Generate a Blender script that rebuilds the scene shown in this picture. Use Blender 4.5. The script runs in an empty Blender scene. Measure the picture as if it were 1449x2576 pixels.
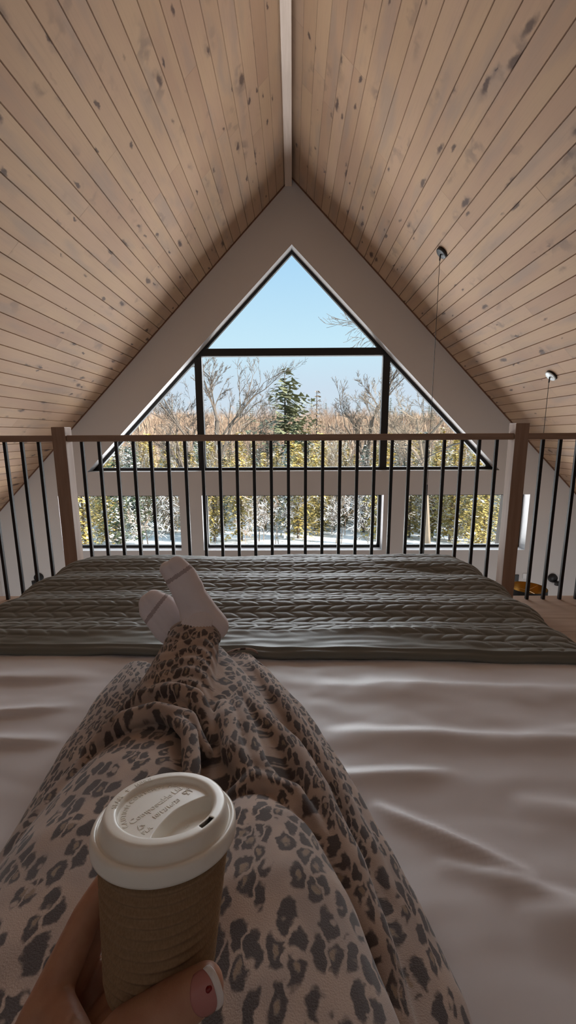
import bpy, bmesh, math, random
import numpy as np
from mathutils import Vector, Matrix, noise
random.seed(7); rng = np.random.default_rng(7)
C = bpy.context.scene.collection
PI = math.pi
EYE = 1.10
def V(*a): return Vector(a)

# ------------------------------------------------------------------ object helpers
def tag(o, label=None, cat=None, group=None, kind=None):
    if label: o['label'] = label
    if cat: o['category'] = cat
    if group: o['group'] = group
    if kind: o['kind'] = kind
    return o
def empty(name, loc=(0, 0, 0), **k):
    o = bpy.data.objects.new(name, None); C.objects.link(o); o.location = loc
    o.empty_display_size = .05
    return tag(o, **k)
def mesh_obj(name, verts, faces, mat, parent=None, smooth=False, mats=None, fm=None):
    me = bpy.data.meshes.new(name)
    me.from_pydata([tuple(v) for v in verts], [], [tuple(f) for f in faces])
    for m in (mats or ([mat] if mat else [])): me.materials.append(m)
    if fm is not None: me.polygons.foreach_set('material_index', fm)
    if smooth: me.polygons.foreach_set('use_smooth', [True]*len(me.polygons))
    me.update()
    o = bpy.data.objects.new(name, me); C.objects.link(o)
    if parent: o.parent = parent
    return o
class MB:
    def __init__(s): s.v = []; s.f = []; s.m = []
    def add(s, v, f, m=0):
        n = len(s.v); s.v += [tuple(x) for x in v]; s.f += [tuple(i+n for i in q) for q in f]; s.m += [m]*len(f)
    def box(s, x0, x1, y0, y1, z0, z1, m=0):
        s.add([(x0,y0,z0),(x1,y0,z0),(x1,y1,z0),(x0,y1,z0),(x0,y0,z1),(x1,y0,z1),(x1,y1,z1),(x0,y1,z1)],
              [(0,3,2,1),(4,5,6,7),(0,1,5,4),(1,2,6,5),(2,3,7,6),(3,0,4,7)], m)
    def prismY(s, pts, y0, y1, m=0):      # polygon in XZ extruded along Y
        n = len(pts)
        s.add([(x,y0,z) for x,z in pts]+[(x,y1,z) for x,z in pts],
              [tuple(range(n)), tuple(range(2*n-1,n-1,-1))]+[(i,i+n,(i+1)%n+n,(i+1)%n) for i in range(n)], m)
    def lathe(s, prof, n=32, m=0, M=None, cap=False):
        vs = []
        for r,h in prof:
            for i in range(n):
                a = 2*PI*i/n; vs.append(Vector((r*math.cos(a), r*math.sin(a), h)))
        if M: vs = [M@v for v in vs]
        fs = [(j*n+i, j*n+(i+1)%n, (j+1)*n+(i+1)%n, (j+1)*n+i) for j in range(len(prof)-1) for i in range(n)]
        if cap: fs += [tuple(range(n-1,-1,-1)), tuple(range((len(prof)-1)*n, len(prof)*n))]
        s.add(vs, fs, m)
    def tube(s, pts, rs, n=6, m=0, cap=True):
        P = [Vector(p) for p in pts]; vs = []
        if not hasattr(rs, '__len__'): rs = [rs]*len(P)
        for i,p in enumerate(P):
            d = (P[min(i+1,len(P)-1)]-P[max(i-1,0)]).normalized()
            u = d.cross(Vector((0,0,1)) if abs(d.z) < .9 else Vector((1,0,0))).normalized(); w = u.cross(d)
            for k in range(n):
                a = 2*PI*k/n; vs.append(p+u*rs[i]*math.cos(a)+w*rs[i]*math.sin(a))
        fs = [(j*n+i, (j+1)*n+i, (j+1)*n+(i+1)%n, j*n+(i+1)%n) for j in range(len(P)-1) for i in range(n)]
        if cap: fs += [tuple(range(n)), tuple(range(len(P)*n-1, (len(P)-1)*n-1, -1))]
        s.add(vs, fs, m)
    def capsule(s, p, r, q, t, n=14, k=5):  # tapered, with round ends
        p, q = Vector(p), Vector(q); d = q-p; L = d.length
        if L < 1e-6: d = Vector((0,0,1)); L = 1e-6
        d = d/L if L > 1e-5 else Vector((0,0,1))
        u = d.orthogonal().normalized(); w = d.cross(u)
        rings = []
        for i in range(1, k+1):
            a = PI/2*i/k; rings.append((p-d*r*math.cos(a), r*math.sin(a)))
        for i in range(k, 0, -1):
            a = PI/2*i/k; rings.append((q+d*t*math.cos(a), t*math.sin(a)))
        vs = [p-d*r]
        for c, rr in rings:
            for j in range(n):
                a = 2*PI*j/n; vs.append(c+u*rr*math.cos(a)+w*rr*math.sin(a))
        vs.append(q+d*t); N = len(vs)-1; fs = []
        for j in range(n): fs.append((0, 1+(j+1)%n, 1+j))
        for i in range(len(rings)-1):
            for j in range(n):
                a = 1+i*n+j; b = 1+i*n+(j+1)%n; fs.append((a, b, b+n, a+n))
        l = 1+(len(rings)-1)*n
        for j in range(n): fs.append((l+j, l+(j+1)%n, N))
        s.add(vs, fs)
    def chain(s, pr):
        for a, b in zip(pr[:-1], pr[1:]): s.capsule(a[0], a[1], b[0], b[1])
    def loft(s, st, n=28, cav=None):
        # stations (x,y,z,half width,half height); sections stand across the path; closed ends, optional open cuff
        P = [Vector(t[:3]) for t in st]; vs = []
        rings = []
        for i,t in enumerate(st):
            d = (P[min(i+1,len(P)-1)]-P[max(i-1,0)]).normalized()
            u = d.cross(Vector((0,0,1))).normalized(); w = u.cross(d)
            rings.append((P[i], u, w, t[3], t[4], d))
        full = []
        c,u,w,a,b,d = rings[0]
        for q in (.25,.6,.9): full.append((c-d*min(a,b)*math.sqrt(1-q*q)*.8, u, w, a*q, b*q))
        full += [r[:5] for r in rings]
        c,u,w,a,b,d = rings[-1]
        if cav:
            full += [(c+d*.004,u,w,a-.003,b-.003),(c,u,w,a-.008,b-.008),(c-d*cav,u,w,a-.010,b-.010)]
        else:
            for q in (.9,.6,.25): full.append((c+d*min(a,b)*math.sqrt(1-q*q)*.8, u, w, a*q, b*q))
        for c,u,w,a,b in full:
            for k in range(n):
                t = 2*PI*k/n; vs.append(c+u*a*math.cos(t)+w*b*math.sin(t))
        m = len(full)
        fs = [(j*n+i, j*n+(i+1)%n, (j+1)*n+(i+1)%n, (j+1)*n+i) for j in range(m-1) for i in range(n)]
        fs += [tuple(range(n-1,-1,-1)), tuple(range((m-1)*n, m*n))]
        s.add(vs, fs)
    def obj(s, name, mat, parent=None, smooth=False, mats=None):
        return mesh_obj(name, s.v, s.f, mat, parent, smooth, mats, s.m if mats else None)
def fix_normals(o):
    bm = bmesh.new(); bm.from_mesh(o.data); bmesh.ops.recalc_face_normals(bm, faces=bm.faces); bm.to_mesh(o.data); bm.free()
def bevel(o, w=.004, seg=2):
    m = o.modifiers.new('b', 'BEVEL'); m.width = w; m.segments = seg; m.limit_method = 'ANGLE'; m.angle_limit = .6
    return o
def remeshed(mb, name, voxel, smooth_it, mat, parent=None):
    tmp = mb.obj(name+'_t', None); fix_normals(tmp)
    r = tmp.modifiers.new('r', 'REMESH'); r.mode = 'VOXEL'; r.voxel_size = voxel; r.use_smooth_shade = True
    s = tmp.modifiers.new('s', 'SMOOTH'); s.factor = .5; s.iterations = smooth_it
    dg = bpy.context.evaluated_depsgraph_get(); dg.update()
    me = bpy.data.meshes.new_from_object(tmp.evaluated_get(dg))
    bpy.data.objects.remove(tmp, do_unlink=True)
    me.name = name; me.materials.clear(); me.materials.append(mat)
    me.polygons.foreach_set('use_smooth', [True]*len(me.polygons))
    o = bpy.data.objects.new(name, me); C.objects.link(o)
    if parent: o.parent = parent
    return o
def coords(me):
    a = np.empty(len(me.vertices)*3); me.vertices.foreach_get('co', a); return a.reshape(-1,3)

# ------------------------------------------------------------------ materials
class N:
    def __init__(s, name):
        s.m = bpy.data.materials.new(name); s.m.use_nodes = True; s.t = s.m.node_tree; s.t.nodes.clear()
        s.out = s.n('ShaderNodeOutputMaterial')
    def n(s, t, **k):
        x = s.t.nodes.new(t)
        for a, b in k.items(): setattr(x, a, b)
        return x
    def l(s, a, b): s.t.links.new(a, b)
    def set(s, sock, v):
        if isinstance(v, bpy.types.NodeSocket): s.l(v, sock)
        else: sock.default_value = v
    def math(s, op, a, b=0., c=None, clamp=False):
        x = s.n('ShaderNodeMath', operation=op, use_clamp=clamp); s.set(x.inputs[0], a); s.set(x.inputs[1], b)
        if c is not None: s.set(x.inputs[2], c)
        return x.outputs[0]
    def mix(s, f, a, b, mode='MIX'):
        x = s.n('ShaderNodeMix', data_type='RGBA', blend_type=mode); s.set(x.inputs[0], f); s.set(x.inputs[6], a); s.set(x.inputs[7], b)
        return x.outputs[2]
    def ss(s, v, a, b, lo=0., hi=1.):
        x = s.n('ShaderNodeMapRange', interpolation_type='SMOOTHSTEP'); s.set(x.inputs[0], v)
        for i, q in zip((1,2,3,4), (a,b,lo,hi)): s.set(x.inputs[i], q)
        return x.outputs[0]
    def noise(s, vec, scale, detail=3., rough=.5, out=0):
        x = s.n('ShaderNodeTexNoise'); s.set(x.inputs['Scale'], scale); s.set(x.inputs['Detail'], detail); s.set(x.inputs['Roughness'], rough)
        if vec is not None: s.l(vec, x.inputs['Vector'])
        return x.outputs[out]
    def vor(s, vec, scale, rnd=1.):
        x = s.n('ShaderNodeTexVoronoi'); x.inputs['Scale'].default_value = scale; x.inputs['Randomness'].default_value = rnd
        s.l(vec, x.inputs['Vector']); return x
    def mapping(s, vec, scale=(1,1,1), rot=(0,0,0), loc=(0,0,0)):
        x = s.n('ShaderNodeMapping'); s.l(vec, x.inputs[0]); x.inputs[3].default_value = scale; x.inputs[2].default_value = rot; x.inputs[1].default_value = loc
        return x.outputs[0]
    def coord(s, w='Object'): return s.n('ShaderNodeTexCoord').outputs[w]
    def vadd(s, a, b, k=1.):
        x = s.n('ShaderNodeVectorMath', operation='SUBTRACT'); s.l(b, x.inputs[0]); x.inputs[1].default_value = (.5,.5,.5)
        y = s.n('ShaderNodeVectorMath', operation='MULTIPLY_ADD'); s.l(x.outputs[0], y.inputs[0]); y.inputs[1].default_value = (k,k,k); s.l(a, y.inputs[2])
        return y.outputs[0]
    def bsdf(s, col, rough=.6, bump=None, bstr=.3, bdist=.002, **k):
        b = s.n('ShaderNodeBsdfPrincipled'); s.set(b.inputs['Base Color'], col); s.set(b.inputs['Roughness'], rough)
        for a, v in k.items(): s.set(b.inputs[a.replace('_',' ')], v)
        if bump is not None:
            x = s.n('ShaderNodeBump'); x.inputs['Strength'].default_value = bstr; x.inputs['Distance'].default_value = bdist
            s.l(bump, x.inputs['Height']); s.l(x.outputs[0], b.inputs['Normal'])
        s.l(b.outputs[0], s.out.inputs[0]); return s.m
def plain(name, col, rough=.6, **k): return N(name).bsdf((*col, 1), rough, **k)

def mat_planks():
    n = N('whitewashed_pine'); uv = n.n('ShaderNodeUVMap').outputs[0]
    at = n.n('ShaderNodeAttribute', attribute_name='rnd').outputs['Fac']
    warp = n.vadd(uv, n.noise(uv, 1.6, 2, .5, 1), .05)
    grain = n.noise(n.mapping(warp, (3,90,1)), 1., 5, .6)
    broad = n.noise(n.mapping(uv, (.9,4.,1)), 1., 2, .5)
    base = n.mix(at, (.395,.235,.148,1), (.47,.30,.195,1))
    base = n.mix(n.ss(broad,.35,.7,0,.6), base, (.49,.32,.185,1))
    base = n.mix(n.ss(n.noise(n.mapping(uv,(1.3,5,1),loc=(4,4,0)),1.,3),.5,.7,0,.45), base, (.27,.205,.17,1))
    base = n.mix(n.ss(grain,.45,.75,0,.14), base, (.23,.145,.095,1))
    ku = n.vadd(uv, n.noise(uv, 11., 3, .6, 1), .07)
    col = base
    for sc_,thr,lo,hi,hl,loc in (((2.3,7.,1),.34,.05,.15,.36,(0,0,0)),((4.2,12.,1),.62,.06,.16,.26,(3.1,7.7,0)),((1.6,3.2,1),.50,.03,.09,.40,(8.3,2.2,0))):
        v1 = n.vor(n.mapping(ku, sc_, loc=loc), 1.)
        sep = n.n('ShaderNodeSeparateColor'); n.l(v1.outputs['Color'], sep.inputs[0])
        size = n.math('MULTIPLY_ADD', sep.outputs[0], hi-lo, lo)
        on = n.math('GREATER_THAN', sep.outputs[1], thr)
        k1 = n.math('MULTIPLY', n.math('SUBTRACT', 1., n.ss(n.math('DIVIDE', v1.outputs['Distance'], size), .6, 1.5)), on)
        halo = n.math('MULTIPLY', n.math('SUBTRACT', 1., n.ss(v1.outputs['Distance'], .04, hl)), n.math('MULTIPLY', on, n.ss(n.noise(ku, 9., 2), .45, .65)))
        col = n.mix(n.math('MULTIPLY', halo, .6, clamp=True), col, (.155,.105,.085,1))
        col = n.mix(n.math('MULTIPLY', k1, .85), col, (.065,.033,.024,1))
    return n.bsdf(col, .72, grain, .12, .001)
def mat_wood(name, a, b, axis=0, rough=.5):
    n = N(name); c = n.coord(); s = [30,30,30]; s[axis] = 2
    g = n.noise(n.mapping(c, tuple(s)), 1., 5, .6)
    return n.bsdf(n.mix(n.ss(g,.3,.75), (*a,1), (*b,1)), rough, g, .1, .001)
def mat_wall(name, col):
    n = N(name); c = n.coord(); g = n.noise(c, 260., 3)
    return n.bsdf(n.mix(n.noise(c, 1.5), (*col,1), tuple(x*.96 for x in col)+(1,)), .85, g, .08, .0008)
def mat_leopard():
    n = N('leopard_print_brushed_knit'); c = n.n('ShaderNodeAttribute', attribute_name='pat').outputs['Vector']
    w = n.vadd(c, n.noise(c, 30., 3, .6, 1), .024)
    w = n.vadd(w, n.noise(c, 85., 3, .6, 1), .010)
    w = n.mapping(w, (1.30,.74,1.), rot=(0,0,.40))
    v = n.vor(w, 41., .9); v.voronoi_dimensions = '2D'; d = v.outputs['Distance']; ve = n.n('ShaderNodeTexVoronoi', feature='DISTANCE_TO_EDGE', voronoi_dimensions='2D'); ve.inputs['Scale'].default_value = 41.; ve.inputs['Randomness'].default_value = .9; n.l(w, ve.inputs['Vector'])
    s = n.n('ShaderNodeSeparateColor'); n.l(v.outputs['Color'], s.inputs[0])
    edge = n.math('MULTIPLY_ADD', s.outputs[0], .14, .39)
    blob = n.math('SUBTRACT', 1., n.ss(n.math('SUBTRACT', d, edge), -.09, .06))
    blob = n.math('MULTIPLY', blob, n.ss(ve.outputs['Distance'], .03, .13))
    hole = n.math('MULTIPLY', n.math('SUBTRACT', 1., n.ss(d, .08, .22)), n.math('GREATER_THAN', s.outputs[1], .62))
    cut = n.ss(n.noise(c, 55., 1), .56, .64)
    cutm = n.math('MULTIPLY', cut, n.math('GREATER_THAN', s.outputs[2], .55))
    spot = n.math('MULTIPLY', blob, n.math('SUBTRACT', 1., n.math('MAXIMUM', hole, cutm), clamp=True))
    fz = n.noise(c, 700., 2); cl = n.noise(c, 17., 2)
    base = n.mix(n.ss(cl,.35,.65), (.50,.375,.305,1), (.40,.305,.26,1))
    base = n.mix(n.math('MULTIPLY', hole, blob), base, (.31,.22,.155,1))
    dark = n.mix(cl, (.034,.030,.036,1), (.050,.031,.029,1))
    col = n.mix(n.math('MULTIPLY', spot, .93), base, dark)
    col = n.mix(n.ss(fz,.3,.7,0,.12), col, n.mix(.5, col, (.45,.38,.34,1)))
    return n.bsdf(col, .95, fz, .35, .0015, Sheen_Weight=.25, Sheen_Roughness=.5)
def mat_cloth(name, col, rough=.7, scale=900., bs=.12, sheen=.1, spec=.4):
    n = N(name); c = n.coord(); f = n.noise(c, scale, 2)
    cc = n.mix(n.noise(c, 6.), (*col,1), tuple(x*.93 for x in col)+(1,))
    return n.bsdf(cc, rough, f, bs, .0008, Sheen_Weight=sheen, Specular_IOR_Level=spec)
def mat_skin():
    n = N('skin'); c = n.coord(); f = n.noise(c, 60., 4); f2 = n.noise(c, 900., 3)
    col = n.mix(n.ss(f,.35,.7), (.50,.27,.175,1), (.43,.21,.135,1))
    return n.bsdf(col, .5, f2, .18, .0006, Subsurface_Weight=.12, Subsurface_Scale=.01)
def mat_bark(name, a, b):
    n = N(name); c = n.coord(); f = n.noise(n.mapping(c,(6,6,1.2)), 2., 4)
    return n.bsdf(n.mix(f,(*a,1),(*b,1)), .9)
def mat_leaf(name, a, b):
    n = N(name); c = n.coord(); oi = n.n('ShaderNodeObjectInfo').outputs['Random']
    f = n.noise(c, 1.6, 3); col = n.mix(n.ss(f,.35,.65),(*a,1),(*b,1))
    h = n.n('ShaderNodeHueSaturation'); n.l(n.math('MULTIPLY_ADD', oi, .5, .75), h.inputs['Value']); n.l(col, h.inputs['Color'])
    return n.bsdf(h.outputs[0], .8)
def mat_glass():
    n = N('window_glass'); t = n.n('ShaderNodeBsdfTransparent'); t.inputs[0].default_value = (.97,.98,.98,1)
    g = n.n('ShaderNodeBsdfGlossy'); g.inputs['Roughness'].default_value = 0.02
    m = n.n('ShaderNodeMixShader'); f = n.n('ShaderNodeFresnel'); f.inputs[0].default_value = 1.25
    n.l(f.outputs[0], m.inputs[0]); n.l(t.outputs[0], m.inputs[1]); n.l(g.outputs[0], m.inputs[2]); n.l(m.outputs[0], n.out.inputs[0]); return n.m

M_plank = mat_planks()
M_wall = mat_wall('white_painted_plaster', (.74,.71,.70))
M_rail = mat_wood('light_brown_rail_wood', (.36,.235,.175), (.46,.32,.24), 0)
M_post = mat_wood('light_brown_post_wood', (.37,.24,.18), (.47,.33,.25), 2)
M_floor = mat_wood('loft_floor_wood', (.36,.235,.17), (.44,.30,.22), 0)
M_low = mat_wood('lower_floor_wood', (.42,.31,.22), (.50,.38,.28), 1)
M_black = plain('black_metal', (.012,.012,.014), .42)
M_frame = plain('black_window_frame', (.012,.011,.011), .55)
M_trim = plain('dark_brown_trim', (.20,.095,.055), .6)
M_glass = mat_glass()
M_leo = mat_leopard()
M_duvet = mat_cloth('white_satin_cotton', (.74,.70,.715), .42, 1500., .04, .15, .5)
M_quilt = mat_cloth('grey_green_quilt', (.160,.162,.142), .5, 1300., .08, .1, .5)
M_sock = mat_cloth('white_cotton_sock', (.84,.76,.77), .95, 700., .25, .3, .2)
M_band = mat_cloth('grey_pink_sock_band', (.47,.385,.385), .95, 700., .25, .3, .2)
M_skin = mat_skin()
M_lid = plain('offwhite_lid', (.93,.90,.83), .32)
M_snow = plain('snow', (.90,.90,.91), .85)

# ------------------------------------------------------------------ camera
cd = bpy.data.cameras.new('camera'); cam = bpy.data.objects.new('camera', cd); C.objects.link(cam)
cd.sensor_fit = 'VERTICAL'; cd.sensor_height = 24.; cd.lens = 24.*1052/2576; cd.clip_start = .01; cd.clip_end = 2000
yaw, pitch, roll = .011, math.radians(10.4), .005
f = V(-math.sin(yaw)*math.cos(pitch), math.cos(yaw)*math.cos(pitch), -math.sin(pitch)); r = V(math.cos(yaw), math.sin(yaw), 0)
u = r.cross(f); r2 = math.cos(roll)*r-math.sin(roll)*u; u2 = math.sin(roll)*r+math.cos(roll)*u
cam.matrix_world = Matrix(((r2.x,u2.x,-f.x,0),(r2.y,u2.y,-f.y,0),(r2.z,u2.z,-f.z,EYE),(0,0,0,1)))
bpy.context.scene.camera = cam

# ------------------------------------------------------------------ room shell
RZ = EYE+3.23; HW = 4.42; Y0, Y1 = -1.2, 6.0; LOW = -2.7; YF = 6.30
EZ = RZ-HW
def ceiling(side, name):
    pw = .134; L = HW*math.sqrt(2); k = int(L/pw)+1; vs=[]; fs=[]; uv=[]; rn=[]
    d = V(side*math.sqrt(.5),0,-math.sqrt(.5)); up = V(-side*math.sqrt(.5),0,-math.sqrt(.5))   # up = into the room
    for i in range(k):
        a = i*pw; b = min((i+1)*pw, L+.02); y = Y0-.02-random.random()*2
        while y < YF:
            e = y+random.choice((2.4,3.0,3.6,3.6)); yy0=max(y,Y0-.02)+.0008; yy1=min(e,YF)-.0008; y = e
            if yy1 < yy0+.01: continue
            q = random.random(); ou = random.random()*50; n0=len(vs)
            prof = [(a+.0,-.012),(a+.0012,-.0115),(a+.0045,0),(b-.0045,0),(b-.0012,-.0115)]
            for s_,h in prof:
                p = V(0,0,RZ)+d*s_+up*h
                vs += [(p.x,yy0,p.z),(p.x,yy1,p.z)]
            for j in range(4):
                fs.append((n0+2*j,n0+2*j+2,n0+2*j+3,n0+2*j+1) if side>0 else (n0+2*j,n0+2*j+1,n0+2*j+3,n0+2*j+2))
                s0 = prof[j][0]-a+i*.9+ou; s1 = prof[j+1][0]-a+i*.9+ou
                uv += [(yy0+ou,s0),(yy0+ou,s1),(yy1+ou,s1),(yy1+ou,s0)] if side>0 else [(yy0+ou,s0),(yy1+ou,s0),(yy1+ou,s1),(yy0+ou,s1)]
                rn.append(q)
    o = mesh_obj(name, vs, fs, M_plank)
    l = o.data.uv_layers.new(name='UVMap'); l.data.foreach_set('uv', [c for p in uv for c in p])
    at = o.data.attributes.new('rnd','FLOAT','FACE'); at.data.foreach_set('value', rn)
    return tag(o, kind='structure')
ceiling(-1,'ceiling'); ceiling(1,'ceiling')
for side,nm in ((-1,'roof_left'),(1,'roof_right')):
    m = MB(); m.prismY([(0,RZ+.02),(side*(HW+.3),EZ-.3+.02),(side*(HW+.3),EZ-.3+.30),(0,RZ+.30)],Y0-.3,YF+.1); tag(m.obj(nm,M_trim),kind='structure')
m = MB(); m.box(-.085,.004,Y0,Y1,RZ-.105,RZ-.083); o=bevel(m.obj('trim_1',mat_wood('ridge_board_wood',(.50,.36,.27),(.60,.45,.35),1)),.003); tag(o,kind='structure')
# gable wall with its openings (z below are above the eye)
def E(z): return EYE+z
w = MB(); T=.30
def P(pts): w.prismY([(x,E(z)) for x,z in pts],Y1,Y1+T)
for s in (-1,1):
    P([(0,3.23),(0,2.45),(s*2.955,-.505),(s*3.735,-.505)])
    P([(s*4.085,-.855),(s*3.42,-.855),(s*3.42,-1.68),(s*4.42,-1.68),(s*4.42,-1.19)])
    P([(s*1.32,-.855),(s*1.65,-.855),(s*1.65,-1.68),(s*1.32,-1.68)])
P([(-3.735,-.505),(3.735,-.505),(4.085,-.855),(-4.085,-.855)])
P([(-4.42,-1.68),(4.42,-1.68),(4.42,LOW-EYE),(-4.42,LOW-EYE)])
o = w.obj('wall_front',M_wall); fix_normals(o); tag(o,kind='structure')
for s,nm in ((-1,'wall_left'),(1,'wall_right')):
    m = MB(); x0,x1 = sorted((s*HW,s*(HW+.25))); m.box(x0,x1,Y0,YF,LOW,EZ+.02); tag(m.obj(nm,M_wall),kind='structure')
m = MB(); m.prismY([(0,RZ),(-HW,EZ),(-HW,LOW),(HW,LOW),(HW,EZ)],Y0-.2,Y0); o=m.obj('wall_back',M_wall); fix_normals(o); tag(o,kind='structure')
m = MB(); m.box(-HW,HW,Y0,YF,LOW-.2,LOW); tag(m.obj('floor',M_low),kind='structure')
m = MB()
nb = 22
for i in range(nb):
    a = Y0+(2.76-Y0)*i/nb; b = Y0+(2.76-Y0)*(i+1)/nb-.002
    m.box(-HW+.0,HW-.0,a,b,-.025,0)
m.box(-HW,HW,Y0,2.758,-.30,-.024); m.box(-HW,HW,2.735,2.76,-.31,-.001)
tag(m.obj('floor',M_floor),kind='structure')
for s in (-1,1):   # dark bead where ceiling meets gable
    m = MB(); t=.011*math.sqrt(2)
    m.prismY([(0,RZ-.004),(s*HW,EZ-.004),(s*HW,EZ-.004-t),(0,RZ-.004-t)],Y1-.014,Y1); o=m.obj('trim_%d'%(2 if s<0 else 3),M_trim); fix_normals(o); tag(o,kind='structure')
# windows
def frame_bar(m,pts,y0=6.163,y1=6.225): m.prismY([(x,E(z)) for x,z in pts],y0,y1)
W1 = empty('window_1',(0,6.12,E(1)),kind='structure')
def child(o,p):
    o.parent=p; o.matrix_parent_inverse=Matrix.Translation(-p.location); return o
m = MB(); q=.048; bw=.042
for s in (-1,1):
    frame_bar(m,[(0,2.45),(0,2.45-q),(s*(2.955-q-bw*1.4),-.505+bw),(s*2.955,-.505)])
    frame_bar(m,[(s*1.275,1.10),(s*1.375,1.03),(s*1.375,-.47),(s*1.275,-.47)],6.15,6.235)
frame_bar(m,[(-2.955,-.505),(2.955,-.505),(2.955-bw*1.5,-.505+bw),(-2.955+bw*1.5,-.505+bw)])
frame_bar(m,[(-1.30,1.095),(1.30,1.095),(1.205,1.195),(-1.205,1.195)],6.145,6.24)
o = m.obj('window_frame',M_frame); fix_normals(o); child(o,W1)
def pane(pts,p,y=6.19):
    vs=[(x,y,E(z)) for x,z in pts]; return child(mesh_obj('pane',vs,[tuple(range(len(vs)))],M_glass),p)
pane([(0,2.42),(1.24,1.16),(-1.24,1.16)],W1); pane([(-1.3,1.12),(1.3,1.12),(1.3,-.48),(-1.3,-.48)],W1)
for s in (-1,1): pane([(s*1.36,1.06),(s*2.9,-.48),(s*1.36,-.48)],W1)
for k,(x0,x1) in enumerate(((-3.42,-1.65),(-1.32,1.32),(1.65,3.42))):
    Wn = empty('window_%d'%(k+2),((x0+x1)/2,6.12,E(-1.2)),kind='structure')
    m = MB(); z0,z1=-1.68,-.855
    for a,b,c,d in ((x0,x0+.045,z0,z1),(x1-.045,x1,z0,z1),(x0,x1,z0,z0+.04),(x0,x1,z1-.03,z1)): m.box(a,b,6.165,6.225,E(c),E(d))
    child(m.obj('window_frame',M_frame),Wn); pane([(x0,z0),(x1,z0),(x1,z1),(x0,z1)],Wn,6.19)

# ------------------------------------------------------------------ railing
def baluster(x,parent):
    m = MB(); h=.0098; m.box(x-h,x+h,2.70-h,2.70+h,.0,1.07); return bevel(m.obj('baluster',M_black,parent),.0015,1)
def railing(name,x0,x1,xs,label):
    t = empty(name,(0,0,0),label=label,cat='railing')
    m = MB(); m.box(x0,x1,2.665,2.735,1.066,1.106); bevel(m.obj('handrail',M_rail,t),.004)
    for x in xs: baluster(x,t)
    return t
railing('railing',-1.427,1.385,[-1.347+.1101*i for i in range(25)],'middle loft railing of wooden handrail on slim black balusters beyond the foot of the bed')
railing('railing',-3.18,-1.515,[-1.625-.11*i for i in range(14)],'short stretch of black baluster railing left of the left newel post')
railing('railing',1.471,3.18,[1.585+.11*i for i in range(14)],'short stretch of black baluster railing right of the right newel post')
for x0,x1,z,l in ((-1.513,-1.428,1.158,'left square light brown wooden newel post at the loft edge'),(1.386,1.470,1.168,'right square light brown wooden newel post at the loft edge')):
    m = MB(); m.box(x0,x1,2.655,2.742,0,z); tag(bevel(m.obj('newel_post',M_post),.004),l,'post')

# ------------------------------------------------------------------ pendant lamps and wall lamps
M_gold = plain('gold_foil_lining',(.42,.21,.035),.35,Metallic=.7)
M_shade = plain('black_fabric_shade',(.02,.02,.02),.85)
def pendant(x,y,zs,canopy_mat,label):
    zr = RZ-x; t = empty('pendant_lamp',(x,y,zr),label=label,cat='lamp',group='black drum pendant lamps on the right ceiling slope')
    R = Matrix.Rotation(PI/4,4,'Y')  # axis leans with the slope
    m = MB(); m.lathe([(.001,-.026),(.052,-.026),(.060,-.020),(.060,.004),(.001,.004)],28,M=R); o=m.obj('canopy',canopy_mat,t,True)
    bevel(o,.001,1)
    m = MB(); m.lathe([(.0601,-.018),(.0615,-.016),(.0615,.005),(.0601,.005)],28,M=R); m.obj('canopy_rim',M_black,o,True)
    L = zr-zs
    m = MB(); m.tube([(-.018,0,-.02),(-.022,0,-.075)],.007,8); m.tube([(-.022,0,-.07),(-.022,0,-L+1.1)],.0026,6); m.obj('cord',M_black,t)
    m = MB(); m.tube([(-.022,0,-L+1.13),(-.022,0,-L-.03)],.006,8); m.obj('rod',M_black,t)
    m = MB(); m.lathe([(.196,-L),(.205,-L-.24)],48,M=Matrix.Translation((-.022,0,0))); m.obj('shade',M_shade,t,True)
    m = MB(); m.lathe([(.192,-L-.001),(.201,-L-.239)],48,M=Matrix.Translation((-.022,0,0))); m.obj('shade_lining',M_gold,t,True)
    m = MB()
    for k in range(3):
        a = .5+k*2*PI/3; m.tube([(-.022,0,-L-.035),(-.022+.196*math.cos(a),.196*math.sin(a),-L-.012)],.0022,6)
    m.obj('shade_spider',plain('brass_wire',(.7,.45,.2),.3,Metallic=.8),t)
    return t
pendant(1.475,4.50,E(-1.66),plain('black_canopy',(.03,.03,.033),.45),'pendant lamp nearer the window apex, black ceiling canopy with thin black cord')
pendant(2.640,4.46,E(-1.68),plain('silver_faced_canopy',(.72,.76,.76),.3),'pendant lamp further right with silvery canopy, black drum shade lined in gold')
def sconce(x,z,label):
    t = empty('wall_lamp',(x,6.0,z),label=label,cat='lamp',group='black wall lamps on the gable wall')
    m = MB(); m.lathe([(.001,0),(.066,0),(.068,.012),(.060,.040),(.001,.042)],28,M=Matrix.Rotation(PI/2,4,'X')); m.obj('wall_plate',M_black,t,True)
    s = 1 if x>0 else -1
    m = MB(); m.lathe([(.001,0),(.034,0),(.036,.06),(.001,.06)],20,M=Matrix.Translation((s*.045,-.06,-.095))); m.obj('lamp_head',M_black,t,True)
sconce(-3.83,E(-2.09),'round black wall lamp low on the gable wall at the left'); sconce(3.87,E(-2.11),'round black wall lamp low on the gable wall at the right')
m = MB(); m.box(3.30,3.37,5.985,6.0,E(-2.16),E(-2.06)); tag(bevel(m.obj('wall_control',M_black),.002),'small black wall control behind the right newel post','control')
m = MB(); m.box(3.43,3.50,5.988,6.0,E(-2.12),E(-2.04)); tag(bevel(m.obj('light_switch',plain('white_plastic',(.85,.85,.85),.4)),.002),'small white switch plate right of the black wall control','switch')

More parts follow.
